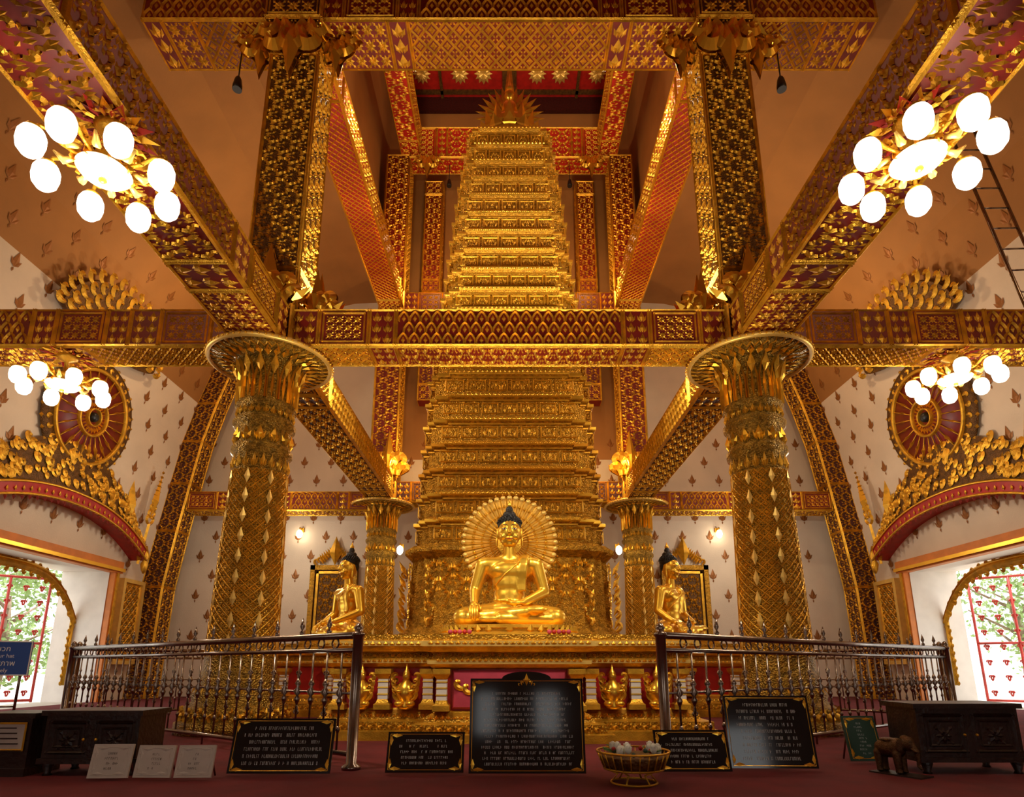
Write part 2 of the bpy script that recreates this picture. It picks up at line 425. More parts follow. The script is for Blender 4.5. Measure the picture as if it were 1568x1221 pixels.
o=beam('long_beam',-4.05,-3.3,8.75,16.6,LB0,LB1,B=[(1,'box'),(.5,'leaf'),(5,'scroll'),(.5,'leaf'),(1,'box')],I=[(.5,'leaf'),(1,'box'),(5,'scale'),(1,'box'),(.5,'leaf')],O=[(1,'scale')],ts=.18); mirror(o)
o=beam('aisle_beam',-9.3,-4.05,16.7,17.3,LB0-.25,LB1-.3,F=[(.9,'box'),(.35,'leaf'),(1.2,'scale'),(.35,'leaf'),(.35,'leaf'),(1.4,'scale'),(.35,'leaf'),(.6,'box')],B=[(1,'scroll')],ts=.18,core='red'); mirror(o)
beam('lower_back_beam',-3.3,3.3,16.7,17.3,LB0,LB1,F=sym,B=symB,ts=.2)
pseg=[(.7,'bigros'),(4.2,'scroll'),(.6,'bigros')]
def vpillar(name,x0,x1,y0,y1,z0,z1,segs,ts=.2,core='dark_red',mat='gold'):
    mb=MB(); mb.box(x0,x1,y0,y1,z0,z1,core)
    panel(mb,(x1,y0,z0),(0,0,z1-z0),(x0-x1,0,0),segs,ts,mat,.035,.022)
    panel(mb,(x1,y1,z0),(0,0,z1-z0),(0,y0-y1,0),segs,ts,mat,.035,.022)
    panel(mb,(x0,y0,z0),(0,0,z1-z0),(0,y1-y0,0),segs,ts,mat,.035,.022)
    for x in (x0,x1):
        mb.tube([(x,y0,z0),(x,y0,z1)],.02,mat,6)
    return mb.build(name,parent=FW)
o=vpillar('upper_pillar',-4.05,-3.25,8.1,8.85,LB1+.05,11.6,pseg,core='gold_dark'); mirror(o)
o=vpillar('upper_pillar',-4.05,-3.3,16.6,17.3,LB1,17.4,[(.7,'bigros'),(4.5,'scroll'),(.7,'bigros'),(5,'scroll')],core='red'); mirror(o)
UB0,UB1=11.6,12.5
beam('upper_front_beam',-3.3,3.3,8.0,8.9,UB0,UB1,F=[(.5,'leaf'),(1,'box'),(.4,'leaf'),(3.4,'scale'),(.4,'leaf'),(1,'box'),(.5,'leaf')],B=[(1.2,'ros'),(.35,'leaf'),(3.5,'diamond'),(.35,'leaf'),(1.2,'ros')],ts=.19,Bts=.24,core='red')
o=beam('upper_aisle_beam',-6.3,-4.1,8.0,8.9,UB0,UB1,F=[(1,'scale')],B=[(.5,'leaf'),(.8,'ros'),(2,'diamond')],ts=.2,Bts=.27,core='red'); mirror(o)
o=beam('joint_block',-4.15,-3.2,7.92,8.98,UB0-.04,UB1+.05,F=[(1,'box')],B=[(1,'ros')],I=[(1,'box')],Bts=.25); mirror(o)
o=beam('upper_long_beam',-4.0,-3.3,8.98,16.6,UB0,UB1-.2,B=[(.5,'ros'),(6,'lattice'),(.5,'ros')],I=[(.6,'box'),(6,'scroll'),(.6,'box')],O=[(1,'scroll')],ts=.2,Bts=.155,core='bright_red',mat='gold_smooth'); mirror(o)
beam('upper_back_beam',-3.3,3.3,16.7,17.3,UB0,UB1-.2,F=sym,B=symB,ts=.2,core='red')
o=beam('top_long_beam',-3.6,-2.95,9.0,16.6,17.4,18.3,B=[(.5,'ros'),(1.2,'scroll'),(.4,'leaf'),(1.4,'ros'),(3,'scroll'),(.5,'ros')],I=[(3,'scroll'),(.6,'box'),(3,'scroll')],ts=.25,core='bright_red'); mirror(o)
beam('top_back_beam',-3.3,3.3,16.5,17.2,17.2,18.4,F=[(.9,'box'),(.35,'leaf'),(.9,'scroll'),(2.4,'diamond'),(.9,'scroll'),(.35,'leaf'),(.9,'box')],B=[(1,'scroll')],ts=.24,core='bright_red')
o=vpillar('wall_pilaster',-2.9,-2.3,17.5,17.95,9.0,17.2,[(.5,'bigros'),(3,'scroll'),(.4,'bigros'),(3,'scroll'),(.5,'bigros')],core='red',ts=.2); mirror(o)
def incl():
    mb=MB(); yc=16.95
    zs=[0,1.4,3,4.6,6,7.3,8.5,9.8,11.0,11.9]
    loops=[]
    for z in zs:
        x=wx(z)+.02; loops.append([(x-.1,yc-.32,z),(x+.55,yc-.32,z),(x+.55,yc+.32,z),(x-.1,yc+.32,z)])
    mb.loft(loops,'dark_red')
    for k in range(len(zs)-1):
        z0,z1=zs[k],zs[k+1]; a=np.array((wx(z0)+.57,yc-.32,z0)); b=np.array((wx(z1)+.57,yc-.32,z1)); d=b-a
        panel(mb,a,d,(-.6,0,0),[(1,'scroll')],.18,'gold',.03,.02)
        panel(mb,a+np.array((0,.64,0)),d,(0,-.64,0),[(1,'scroll')],.18,'gold',.03,.02)
    return mb.build('corner_pilaster',parent=FW)
o=incl(); mirror(o)
def bracket(o,u,v,w,h):
    mb=MB(); mb.frame(o,u,v); flourish(mb,w,h,'gold_smooth'); 
    n=nrm(np.cross(u,v)); mb.frame(np.array(o)-.004*n,-np.array(u),v); flourish(mb,w,h,'gold_smooth')
    b=mb.build('gilded_bracket',parent=FW); mirror(b)
bracket((-3.65,8.03,LB1+.1),(1,0,0),(0,0,1),1.2,1.0)
bracket((-3.0,8.35,LB1+.02),(1,-.3,.0),(0,0,1),.9,.85)
bracket((-4.3,8.35,LB1+.02),(1,.3,.0),(0,0,1),.9,.85)
bracket((-3.65,8.0,11.5),(1,0,0),(.0,-.05,-1),1.3,1.2)
bracket((-3.0,8.35,11.58),(1,-.3,0),(0,0,-1),.9,.8)
bracket((-4.35,8.35,11.58),(1,.3,0),(0,0,-1),.9,.8)
bracket((-3.5,16.5,LB1+.1),(1,0,0),(0,0,1),1.2,1.4)
bracket((-3.2,16.4,UB0-.1),(1,0,0),(0,0,-1),1.1,1.1)
bracket((-2.7,16.5,17.2),(1,0,0),(0,0,-1),.9,.8)

# ------------------------------------------------------------------ golden tiered stupa
SY=12.75
def redent(w,d=.12):
    h=w/2; s=d*w/3
    q=[(h-2*s,h),(h-2*s,h-s*.5),(h-s,h-s*.5),(h-s,h-s),(h-.5*s,h-s),(h-.5*s,h-2*s),(h,h-2*s)]
    q=q[::-1]
    pts=[]
    for k in range(4):
        c,s_=[(1,0),(0,1),(-1,0),(0,-1)][k]
        for x,y in q: pts.append((x*c-y*s_, x*s_+y*c))
    return pts
def lw(w,z): return [(x,SY+y,z) for x,y in redent(w,.22)]
def stupa():
    mb=MB()
    L=[(4.3,1.25),(4.3,1.38),(4.15,1.42),(3.95,1.5),(3.85,1.55),(3.72,2.8),(3.85,2.86),(4.0,2.92),(4.0,3.0),(3.85,3.06)]
    mb.loft([lw(w,z) for w,z in L],'gold_relief')
    for (o,U) in (((-1.55,SY-1.885,1.56),(3.1,0,0)),((1.885,SY-1.55,1.56),(0,3.1,0)),((-1.885,SY+1.55,1.56),(0,-3.1,0))):
        tiles(mb,o,U,(0,0,1.22),.26,'scroll','gold_smooth',.035,flip=True)
    wz=lambda z: float(np.interp(z,[3.1,6.5,8.7,11.3,13.35],[3.72,3.36,2.92,2.45,1.97]))
    N=20; pitch=(13.35-3.06)/N
    for k in range(N):
        z0=3.06+k*pitch; w=wz(z0+.2); p=pitch
        seq=[(w-.02,z0),(w-.02,z0+.06*p),(w-.12,z0+.12*p),(w-.12,z0+.68*p),(w-.07,z0+.70*p),(w-.07,z0+.76*p),(w+.02,z0+.82*p),(w+.05,z0+.86*p),(w+.05,z0+.97*p),(w-.04,z0+p)]
        mb.loft([lw(a,b) for a,b in seq],['gold_relief','gold_relief','gold_relief','gold_relief','gold','gold_relief','gold','gold_smooth','gold'])
        hw=w/2-.055; half=w*.39
        n=max(5,7-k//6)
        for (ox,oy,ux,uy) in ((-half,SY-hw,1,0),(hw,SY-half,0,1),(-hw,SY+half,0,-1)):
            tw=2*half/n
            for i in range(n):
                wd=tw*.88
                a=np.array((ox+ux*tw*(i+.06),oy+uy*tw*(i+.06),z0+.17*p)); U=np.array((ux,uy,0))*wd; V=np.array((0,0,.47*p))
                border(mb,a,U,V,.016,.02,'gold')
                tiles(mb,a+nrm(U)*.04+np.array((0,0,.035)),nrm(U)*(wd-.08),(0,0,.47*p-.07),.12,'scroll','gold',.014,flip=True)
        tiles(mb,(-half,SY-w/2-.025,z0+.865*p),(2*half,0,0),(0,0,.10*p),.09,'leaf','gold_smooth',.012)
    z=13.35
    mb.lathe([(.95,z),(.98,z+.15),(.8,z+.3),(.6,z+.5),(.62,z+.6),(.5,z+.75),(.42,z+1.1),(.3,z+1.4),(.34,z+1.5),(.2,z+1.7),(.14,z+2.1),(.09,z+2.5),(.05,z+3.),(.01,z+3.6)],28,'gold',0,SY)
    mb.ell((0,SY-.45,z+.75),(.42,.25,.22),'gold_smooth'); mb.ell((0,SY-.40,z+1.15),(.2,.15,.32),'gold_smooth'); mb.ell((0,SY-.42,z+1.58),(.13,.13,.17),'gold_smooth')
    mb.lathe([(.12,z+1.7),(.07,z+1.85),(.02,z+2.1),(.004,z+2.3)],12,'gold_smooth',0,SY-.42)
    for ring,(n,r0,r1,h,wd) in enumerate(((16,.80,1.0,.42,.17),(14,.6,.75,.75,.16))):
        for i in range(n):
            a=2*math.pi*(i+.5*ring)/n; ca,sa=math.cos(a),math.sin(a)
            mb.frame((r0*ca,SY+r0*sa,z+.1+.2*ring),(-sa,ca,0),((r1-r0)*ca,(r1-r0)*sa,h))
            mb.kite(0,0,0,h*1.1,wd,.07,'gold_smooth'); mb.reset()
    mb.frame((0,SY-.2,z+1.1),(1,0,0),(0,0,1))
    for i in range(15):
        a=math.pi*(i/14); mb.kite(.15*math.cos(a),.1*math.sin(a),.75*math.cos(a),.95*math.sin(a)+.02,.11,.05,'gold')
    mb.reset()
    for sg in (1,-1):
        mb.frame((sg*1.90,SY-1.90,1.45),(sg,0,0),(0,0,1))
        for k in range(5):
            curl(mb,.0,.0+.24*k,-.6,.20-.02*k,1,'gold',.15,h=.03); mb.kite(-.04,.02+.24*k,.16,.30,.045,.04,'gold')
        mb.reset()
    return mb.build('golden_tiered_stupa')
stupa()

# ------------------------------------------------------------------ altar
def rect(x0,x1,y0,y1,off,z): return [(x0-off,y0-off,z),(x1+off,y0-off,z),(x1+off,y1+off,z),(x0-off,y1+off,z)]
def altar():
    mb=MB()
    Ls=[(0,.32),(.10,.32),(.11,.24),(.2,.24),(.22,.12),(.28,.10),(.32,.02),(.34,0),(.80,0),(.82,.05),(.86,.10),(.90,.10),(.92,.05),(.98,.04),(1.0,.10),(1.06,.16),(1.12,.16),(1.14,.08),(1.2,.08)]
    mats=['gold','gold','gold_relief','gold','gold_relief','gold','gold','bright_red','gold','gold','gold_pale','gold','gold_relief','gold','gold','gold_pale','gold','gold_relief']
    for i,(x0,x1,y0,y1,dz) in enumerate(((-2.2,2.2,7.75,11.3,0),(-.88,.88,7.45,8.0,-.012),(-4.2,4.2,11.1,14.4,.01))):
        mb.loft([rect(x0,x1,y0,y1,o,z*(1.24/1.2)+(dz if z>0 else 0)) for z,o in Ls],mats)
    def regs(x0,x1,y):
        tiles(mb,(x0,y-.11,.90),(x1-x0,0,0),(0,0,.05),.07,'leaf','gold_smooth',.02)
        tiles(mb,(x0,y-.05,.955),(x1-x0,0,0),(0,0,.06),.08,'ros','gold',.02)
        tiles(mb,(x0-.1,y-.165,1.10),(x1-x0+.2,0,0),(0,0,.055),.08,'leaf','gold_smooth',.015)
        tiles(mb,(x0-.2,y-.245,.115),(x1-x0+.4,0,0),(0,0,.09),.12,'scroll','gold',.02)
        tiles(mb,(x0-.08,y-.105,.24),(x1-x0+.16,0,0),(0,0,.055),.07,'leaf','gold_smooth',.02)
    regs(-2.2,-.95,7.75); regs(.95,2.2,7.75); regs(-.88,.88,7.45)
    regs(-4.2,-2.3,11.1); regs(2.3,4.2,11.1)
    def pil(x,y):
        seq=[(.10,.34),(.10,.40),(.075,.42),(.06,.46),(.06,.70),(.08,.73),(.10,.76),(.10,.82)]
        mb.loft([rect(x,x,y,y,o,z) for o,z in seq],['gold','gold','gold','white_paint','gold','gold','gold'])
        for zz in (.52,.6,.67): mb.loft([rect(x,x,y,y,.066,zz-.008),rect(x,x,y,y,.066,zz+.008)],'gold_smooth')
    for x in (-2.1,-1.55,-1.0,1.0,1.55,2.1): pil(x,7.68)
    for x in (-.8,.8): pil(x,7.38)
    for x in (-4.0,-3.2,-2.5,2.5,3.2,4.0): pil(x,11.0)
    for x in (-1.82,-1.27,1.27,1.82):
        y=7.66
        mb.lathe([(.07,.34),(.10,.38),(.06,.42),(.105,.48),(.125,.54),(.10,.62),(.05,.67),(.04,.69)],14,'gold_smooth',x,y)
        mb.ell((x,y-.01,.73),(.05,.05,.055),'gold_smooth',12,8)
        mb.lathe([(.055,.75),(.04,.78),(.018,.82),(.004,.88)],10,'gold_smooth',x,y)
        for sg in (1,-1):
            mb.frame((x+sg*.05,y-.06,.42),(sg,0,0),(0,0,1))
            for k in range(4): curl(mb,.03+.01*k,.03+.07*k,-.5,.13,1,'gold',.16)
            mb.reset()
            mb.tube([(x+sg*.06,y-.02,.64),(x+sg*.13,y-.05,.56),(x+sg*.04,y-.12,.55)],[.028,.024,.018],'gold_smooth',8)
            mb.ell((x+sg*.07,y-.08,.41),(.06,.07,.04),'gold_smooth',10,6)
    mb.loft([[( -.68,7.43,.36),(.68,7.43,.36),(.68,7.43,.8),(-.68,7.43,.8)],[(-.66,7.41,.38),(.66,7.41,.38),(.66,7.41,.78),(-.66,7.41,.78)]],'pink_cloth')
    mb.frame((0,7.40,.4),(1,0,0),(0,0,1)); crest(mb,.7,.36,'gold',4)
    for sg in (1,-1):
        for k in range(4): curl(mb,sg*(.25+.1*k),.04+.05*k,-sg*1.,.14,sg,'gold_smooth',.16,h=.015)
    mb.reset()
    seat=[(0,.95,.62),(0.05,.95,.62),(.06,.86,.54),(.10,.86,.54),(.11,.92,.58),(.15,.92,.58),(.16,.84,.5)]
    loops=[]
    for z,a,b in seat:
        loops.append([(a*math.copysign(abs(math.cos(t))**.6,math.cos(t)),8.62+b*math.copysign(abs(math.sin(t))**.6,math.sin(t)),1.24+z) for t in [2*math.pi*i/40 for i in range(40)]])
    mb.loft(loops,'gold')
    for i in range(44):
        t=2*math.pi*i/44; x=.9*math.copysign(abs(math.cos(t))**.6,math.cos(t)); y=8.62+.56*math.copysign(abs(math.sin(t))**.6,math.sin(t))
        mb.frame((x,y,1.27),(-math.sin(t),math.cos(t),0),(.3*math.cos(t),.3*math.sin(t),1)); mb.kite(0,0,0,.13,.05,.04,'gold_smooth'); mb.reset()
    for sg in (1,-1):
        mb.loft([rect(sg*3.45-.68,sg*3.45+.68,SY-.9,SY+.9,o,z) for o,z in ((0,1.24),(0,1.3),(-.05,1.31),(-.05,1.36),(0,1.37),(0,1.40))],'gold')
    for x in (-.62,.62):
        for k in range(5): mb.ell((x+.06*(k-2),7.62+.02*(k%2),1.27),.03,'bright_red' if k%2 else 'pink_cloth',8,6)
    return mb.build('gilded_altar')
altar()

# ------------------------------------------------------------------ Buddha
def buddha(name,loc,rot=0,s=.95):
    e=empty(name,loc); e.rotation_euler=(0,0,rot); e.scale=(s*1.02,s,s)
    b=MB(); G='gold_buddha'
    b.ell((0,.06,.22),(.40,.30,.22),G,20,12)
    for sg in (1,-1):
        b.capsule((sg*.18,.02,.19),(sg*.64,-.16,.15),.2,.15,G)
        b.ell((sg*.66,-.18,.14),(.16,.17,.14),G)
    b.capsule((.62,-.22,.11),(-.12,-.44,.11),.12,.09,G)
    b.capsule((-.60,-.22,.13),(.22,-.44,.20),.12,.075,G)
    b.ell((.36,-.44,.23),(.17,.075,.06),G)
    b.ell((-.28,-.46,.10),(.16,.07,.06),G)
    b.ell((0,.05,.48),(.235,.17,.24),G,20,12)
    b.ell((0,.04,.70),(.26,.175,.24),G,20,12)
    b.ell((0,.03,.86),(.34,.185,.18),G,20,12)
    b.ell((-.13,-.06,.87),(.15,.09,.10),G); b.ell((.13,-.06,.87),(.15,.09,.10),G)
    b.capsule((-.35,.04,.97),(.35,.04,.97),.115,.115,G)
    b.capsule((0,.04,1.0),(0,.02,1.24),.105,.09,G)
    b.ell((0,.05,1.05),(.21,.11,.09),G)
    b.capsule((-.405,.04,.96),(-.52,.05,.56),.11,.085,G); b.capsule((-.52,.05,.56),(-.51,-.24,.34),.085,.055,G)
    b.capsule((.405,.04,.96),(.52,.05,.54),.11,.085,G); b.capsule((.52,.05,.54),(.20,-.32,.345),.085,.055,G)
    b.ell((-.51,-.31,.31),(.065,.09,.04),G,R=[[1,0,0],[0,.87,-.5],[0,.5,.87]])
    b.ell((.07,-.37,.335),(.13,.07,.038),G)
    cen=[(.24,-.01,1.09),(.22,-.09,1.03),(.205,-.13,.94),(.195,-.13,.84),(.185,-.10,.74),(.18,-.085,.64),(.18,-.09,.56)]
    for (p,q) in zip(cen[:-1],cen[1:]):
        for off in (-.045,-.015,.015,.045):
            b.capsule((p[0]+off,p[1],p[2]),(q[0]+off,q[1],q[2]),.028,.028,G,8)
    body=b.build('body',parent=e)
    r=body.modifiers.new('rm','REMESH'); r.mode='VOXEL'; r.voxel_size=.016; r.use_smooth_shade=True
    sm=body.modifiers.new('sm','SMOOTH'); sm.factor=.6; sm.iterations=5
    h=MB()
    h.ell((0,0,1.46),(.175,.19,.225),G,24,16)
    h.ell((0,-.03,1.335),(.130,.135,.115),G,20,12)
    h.ell((0,-.10,1.27),(.05,.05,.04),G)
    h.tube([(0,-.165,1.54),(0,-.20,1.46),(0,-.215,1.415)],[.018,.024,.032],G,10)
    h.ell((0,-.20,1.41),(.038,.03,.022),G)
    for sg in (1,-1):
        h.ell((sg*.075,-.155,1.495),(.052,.03,.026),G)
        h.ell((sg*.085,-.11,1.38),(.06,.06,.055),G)
        h.ell((sg*.185,.01,1.44),(.022,.045,.10),G); h.ell((sg*.19,.0,1.32),(.018,.03,.09),G)
    h.ell((0,-.168,1.345),(.055,.026,.013),G); h.ell((0,-.162,1.322),(.042,.026,.014),G)
    head=h.build('head',parent=e)
    r=head.modifiers.new('rm','REMESH'); r.mode='VOXEL'; r.voxel_size=.0085; r.use_smooth_shade=True
    sm=head.modifiers.new('sm','SMOOTH'); sm.factor=.5; sm.iterations=3
    d=MB()
    for sg in (1,-1):
        d.ell((sg*.075,-.178,1.483),(.036,.013,.008),'eye_white',12,8)
        d.ell((sg*.075,-.189,1.483),(.011,.005,.008),'black',10,6)
        d.tube([(sg*.03,-.186,1.486),(sg*.055,-.192,1.494),(sg*.09,-.185,1.494),(sg*.118,-.165,1.486)],.0035,'black',6)
        d.tube([(sg*.022,-.192,1.535),(sg*.05,-.190,1.553),(sg*.09,-.175,1.556),(sg*.128,-.145,1.535)],[.003,.005,.004,.002],'black',6)
    d.tube([(-.05,-.182,1.336),(-.02,-.193,1.332),(0,-.194,1.335),(.02,-.193,1.332),(.05,-.182,1.336)],.006,'bright_red',6)
    d.ell((0,.05,1.60),(.185,.175,.15),'black_hair',24,14)
    d.ell((0,.055,1.735),(.11,.11,.10),'black_hair',20,12)
    d.ell((0,.055,1.83),(.06,.06,.08),'black_hair',14,10)
    for j in range(7):
        th=.18+j*.2; n=max(4,int(24*math.sin(th)))
        for i in range(n):
            a=2*math.pi*(i+.5*(j%2))/n
            p=(.185*math.sin(th)*math.cos(a),.05+.175*math.sin(th)*math.sin(a),1.60+.15*math.cos(th))
            d.ell(p,.019,'black_hair',6,4)
    d.ell((0,.10,1.50),(.165,.12,.15),'black_hair',20,12)
    d.lathe([(.03,1.88),(.045,1.92),(.02,1.97),(.004,2.02)],10,G,0,.055)
    path=[(.15,-.135,.99),(.06,-.150,.90),(-.06,-.150,.80),(-.16,-.115,.70),(-.235,-.03,.60)]
    d.tube(path,.009,G,8)
    for sg in (1,-1): d.tube([(sg*.40,-.36,.22),(sg*.55,-.33,.16),(sg*.68,-.30,.08)],.008,G,6)
    for i in range(4):
        x=-.56+.034*i; L=[.15,.18,.17,.14][i]
        d.tube([(x,-.355,.295),(x,-.405,.25),(x+.002,-.425,.25-L*.55),(x+.004,-.42,.25-L)],[.02,.019,.016,.011],G,8)
    d.tube([(-.445,-.30,.31),(-.415,-.35,.27),(-.41,-.375,.22)],[.022,.019,.013],G,8)
    for i in range(4):
        y=-.335-.032*i; L=[.14,.17,.16,.13][i]
        d.tube([(0.0,y,.35),(-.06,y,.362),(-.06-L*.5,y-.003,.362),(-.06-L,y-.003,.375)],[.02,.018,.016,.011],G,8)
    d.tube([(.07,-.31,.36),(.02,-.30,.395),(-.03,-.315,.405)],[.022,.018,.012],G,8)
    for i in range(5): d.ell((.50+.004*i,-.415-.018*i+.02,.235),(.03,.013,.016),G,8,6)
    d.build('details',parent=e)
    return e
buddha('seated_buddha_statue',(0,8.68,1.385))
buddha('seated_buddha_statue',(-3.45,SY,1.39),-math.pi/2+.75,1.03)
buddha('seated_buddha_statue',(3.45,SY,1.39),math.pi/2-.75,1.03)
mb=MB(); mb.frame((0,9.02,2.70),(1,0,0),(0,0,1))
mb.lathe([(.02,-.03),(.69,-.03),(.69,-.0),(.02,-.0)],56,'gold')
N=44
for i in range(N):
    a=2*math.pi*i/N; c,s=math.cos(a),math.sin(a); b=a+math.pi/N; c2,s2=math.cos(b),math.sin(b)
    mb.ridge([(.2*c,.2*s),(.70*c,.70*s)],[.012,.040],.035,'gold_pale')
    mb.ell((.70*c,.70*s,.015),(.042,.042,.03),'gold_pale',10,6)
    mb.ell((.76*c,.76*s,.01),(.016,.016,.015),'gold_smooth',6,4)
    for r_,q in ((.30,.016),(.42,.021),(.56,.026)): mb.ell((r_*c,r_*s,.03),(q,q,q*.8),'gold_smooth',8,5)
mb.reset(); mb.box(-.05,.05,9.05,9.11,1.25,2.6,'gold')
mb.build('radiant_halo')

# ------------------------------------------------------------------ wheel + canopy on side walls
CN=empty('carved_door_canopy')
CN2=empty('carved_door_canopy')
def both(mb,name,par=(None,None)):
    o=mb.build(name,parent=par[0]); c=dup(o,scale=(-1,1,1)); c.parent=par[1]; return o,c
def wheel():
    mb=MB(); zc=6.45; yc=12.9; x=wx(zc)+.06
    v=np.array((wx(zc+1)-wx(zc-1),0,2.))
    mb.frame((x,yc,zc),(0,1,0),v)
    mb.lathe([(.05,0),(1.1,0),(1.1,.06),(.05,.06)],48,'red')
    for r0,r1,z in ((1.05,1.13,.12),(.40,.46,.13),(.18,.22,.14)):
        mb.lathe([(r0,0),(r0,z),((r0+r1)/2,z+.02),(r1,z),(r1,0)],48,'gold',cap0=False,cap1=False)
    for i in range(24):
        a=2*math.pi*i/24; c,s=math.cos(a),math.sin(a)
        mb.tube([(.46*c,.46*s,.09),(1.06*c,1.06*s,.09)],.013,'gold',6)
        mb.kite(.62*c,.62*s,.36*c,.36*s,.03,.08,'gold',.06)
        mb.kite(.23*c,.23*s,.16*c,.16*s,.02,.06,'gold_smooth',.08)
    mb.ell((0,0,.1),(.12,.12,.1),'black',16,8)
    mb.lathe([(1.13,0),(1.13,.08),(1.36,.05),(1.38,0)],48,'gold_dark',cap0=False,cap1=False)
    for i in range(34):
        a=2*math.pi*i/34; c,s=math.cos(a),math.sin(a)
        curl(mb,1.15*c,1.15*s,a-math.pi/2,.14,1 if i%2 else -1,'gold',.2,z0=.07)
        mb.kite(1.33*c,1.33*s,.11*c,.11*s,.05,.05,'gold',.03)
    mb.reset()
    both(mb,'dharma_wheel',(CN,CN2))
wheel()
def pelmet():
    mb=MB(); yc=12.9; half=2.95
    zb=lambda y: 4.35-((abs(y-yc)/half)**2.2)*.75
    ys=np.linspace(yc-half,yc+half,33)
    xw=lambda z: wx(z)
    for (o0,h0,o1,h1,mat) in ((.0,.0,.42,.0,'bright_red'),(.42,.0,.42,.26,'bright_red'),(.42,.26,.34,.30,'gold'),(.34,.30,.30,.42,'red')):
        V=[];F=[]
        for i,y in enumerate(ys):
            z=zb(y); V+= [(xw(z)+o0,y,z+h0),(xw(z)+o1,y,z+h1)]
            if i: k=2*i; F.append((k-2,k-1,k+1,k))
        mb.add(V,F,mat)
    pts=[(xw(zb(y))+.44,y,zb(y)) for y in ys]; mb.tube(pts,.03,'gold',6)
    pts=[(xw(zb(y))+.44,y,zb(y)+.26) for y in ys]; mb.tube(pts,.025,'gold_smooth',6)
    for i in range(0,33):
        y=ys[i]; z=zb(y); mb.frame((xw(z)+.44,y,z+.03),(0,1,0),(0,0,1)); mb.kite(0,.02,0,.12,.035,.02,'gold'); mb.reset()
        mb.frame((xw(z)+.43,y,z),(0,-1,0),(0,0,-1)); mb.kite(0,0,0,.13,.05,.03,'red'); mb.reset()
    rnd=random.Random(9)
    V=[];F=[]
    for i,y in enumerate(ys):
        z=zb(y)+.3; t=1-abs(y-yc)/half; zt=z+.15+1.15*t**.7
        V+=[(xw(z)+.32,y,z),(xw(zt)+.08,y,zt)]
        if i: k=2*i; F.append((k-2,k-1,k+1,k))
    mb.add(V,F,'gold_dark')
    for i in range(230):
        y=yc+rnd.uniform(-half,half); t=1-abs(y-yc)/half; hh=.15+1.15*t**.7; q=rnd.random()*.9; z=zb(y)+.3+hh*q
        xx=xw(z)+.34-.26*q
        mb.frame((xx,y,z),(0,1,0),(-.2,0,1)); s=.17+.14*rnd.random(); d=1 if y>yc else -1
        curl(mb,0,0,rnd.uniform(-.4,.4)-.5*d,s*.8,d,'gold',.17,h=s*.1,z0=.01); mb.kite(.03,0,0,s*.9,.03,.03,'gold'); mb.reset()
    for sg in (-1,1):
        y=yc+sg*half; z=zb(y); mb.lathe([(.02,z-.35),(.07,z-.25),(.10,z-.1),(.05,z),(.1,z+.1),(.02,z+.4)],12,'gold',xw(z)+.4,y)
        mb.frame((wx(4.5)+.1,yc+sg*2.2,4.3),(0,1,0),(0,0,1)); crest(mb,.9,1.5,'gold',5); mb.reset()
    both(mb,'canopy',(CN,CN2))
pelmet()
def relief():
    mb=MB(); z=8.6; x=wx(z)+.06
    mb.frame((x,12.5,z-.75),(0,1,0),(wx(z+1)-wx(z),0,1))
    mb.loft([[(1.45*math.cos(a)*1.1,.35+1.1*math.sin(a) if math.sin(a)>0 else .35+.3*math.sin(a),zz) for a in np.linspace(0,2*math.pi,28,endpoint=False)] for zz in (-.12,.0)],'gold_dark')
    for r,n in ((1.5,18),(1.2,15),(.9,11),(.6,8),(.3,5)):
        for i in range(n):
            a=-1.75+3.5*(i+.5)/n
            px=math.sin(a)*r*1.05; py=.35+math.cos(a)*r*.72 if math.cos(a)>0 else .35+math.cos(a)*r*.4
            curl(mb,px,py,-a*.85,.27,1 if px>0 else -1,'gold',.17,h=.04,z0=.01)
            mb.kite(px,py,math.sin(a)*.3,abs(math.cos(a))*.26+.05,.05,.04,'gold',.01)
    mb.reset(); both(mb,'scrollwork_relief')
relief()
def finial():
    for y in (15.75,9.6):
        mb=MB(); z=5.1; x=wx(z)+.05
        mb.frame((x,y,z-1.6),(0,1,0),(wx(z+1)-wx(z),0,1))
        mb.ridge([(0,0),(0,1.1)],.04,.05,'gold')
        mb.kite(0,0,0,.4,.1,.08,'gold')
        for k in range(4):
            for sg in (1,-1): curl(mb,sg*.04,1.1+.18*k,-sg*.5,.26*(1-.12*k),sg,'gold',.17)
        mb.kite(0,1.2,0,1.3,.13,.1,'gold_smooth')
        for k in range(6): mb.kite(-.16+.02*k,1.9+.13*k,.32-.04*k,0,.05,.06,'gold')
        mb.reset(); both(mb,'thai_finial_relief')
finial()
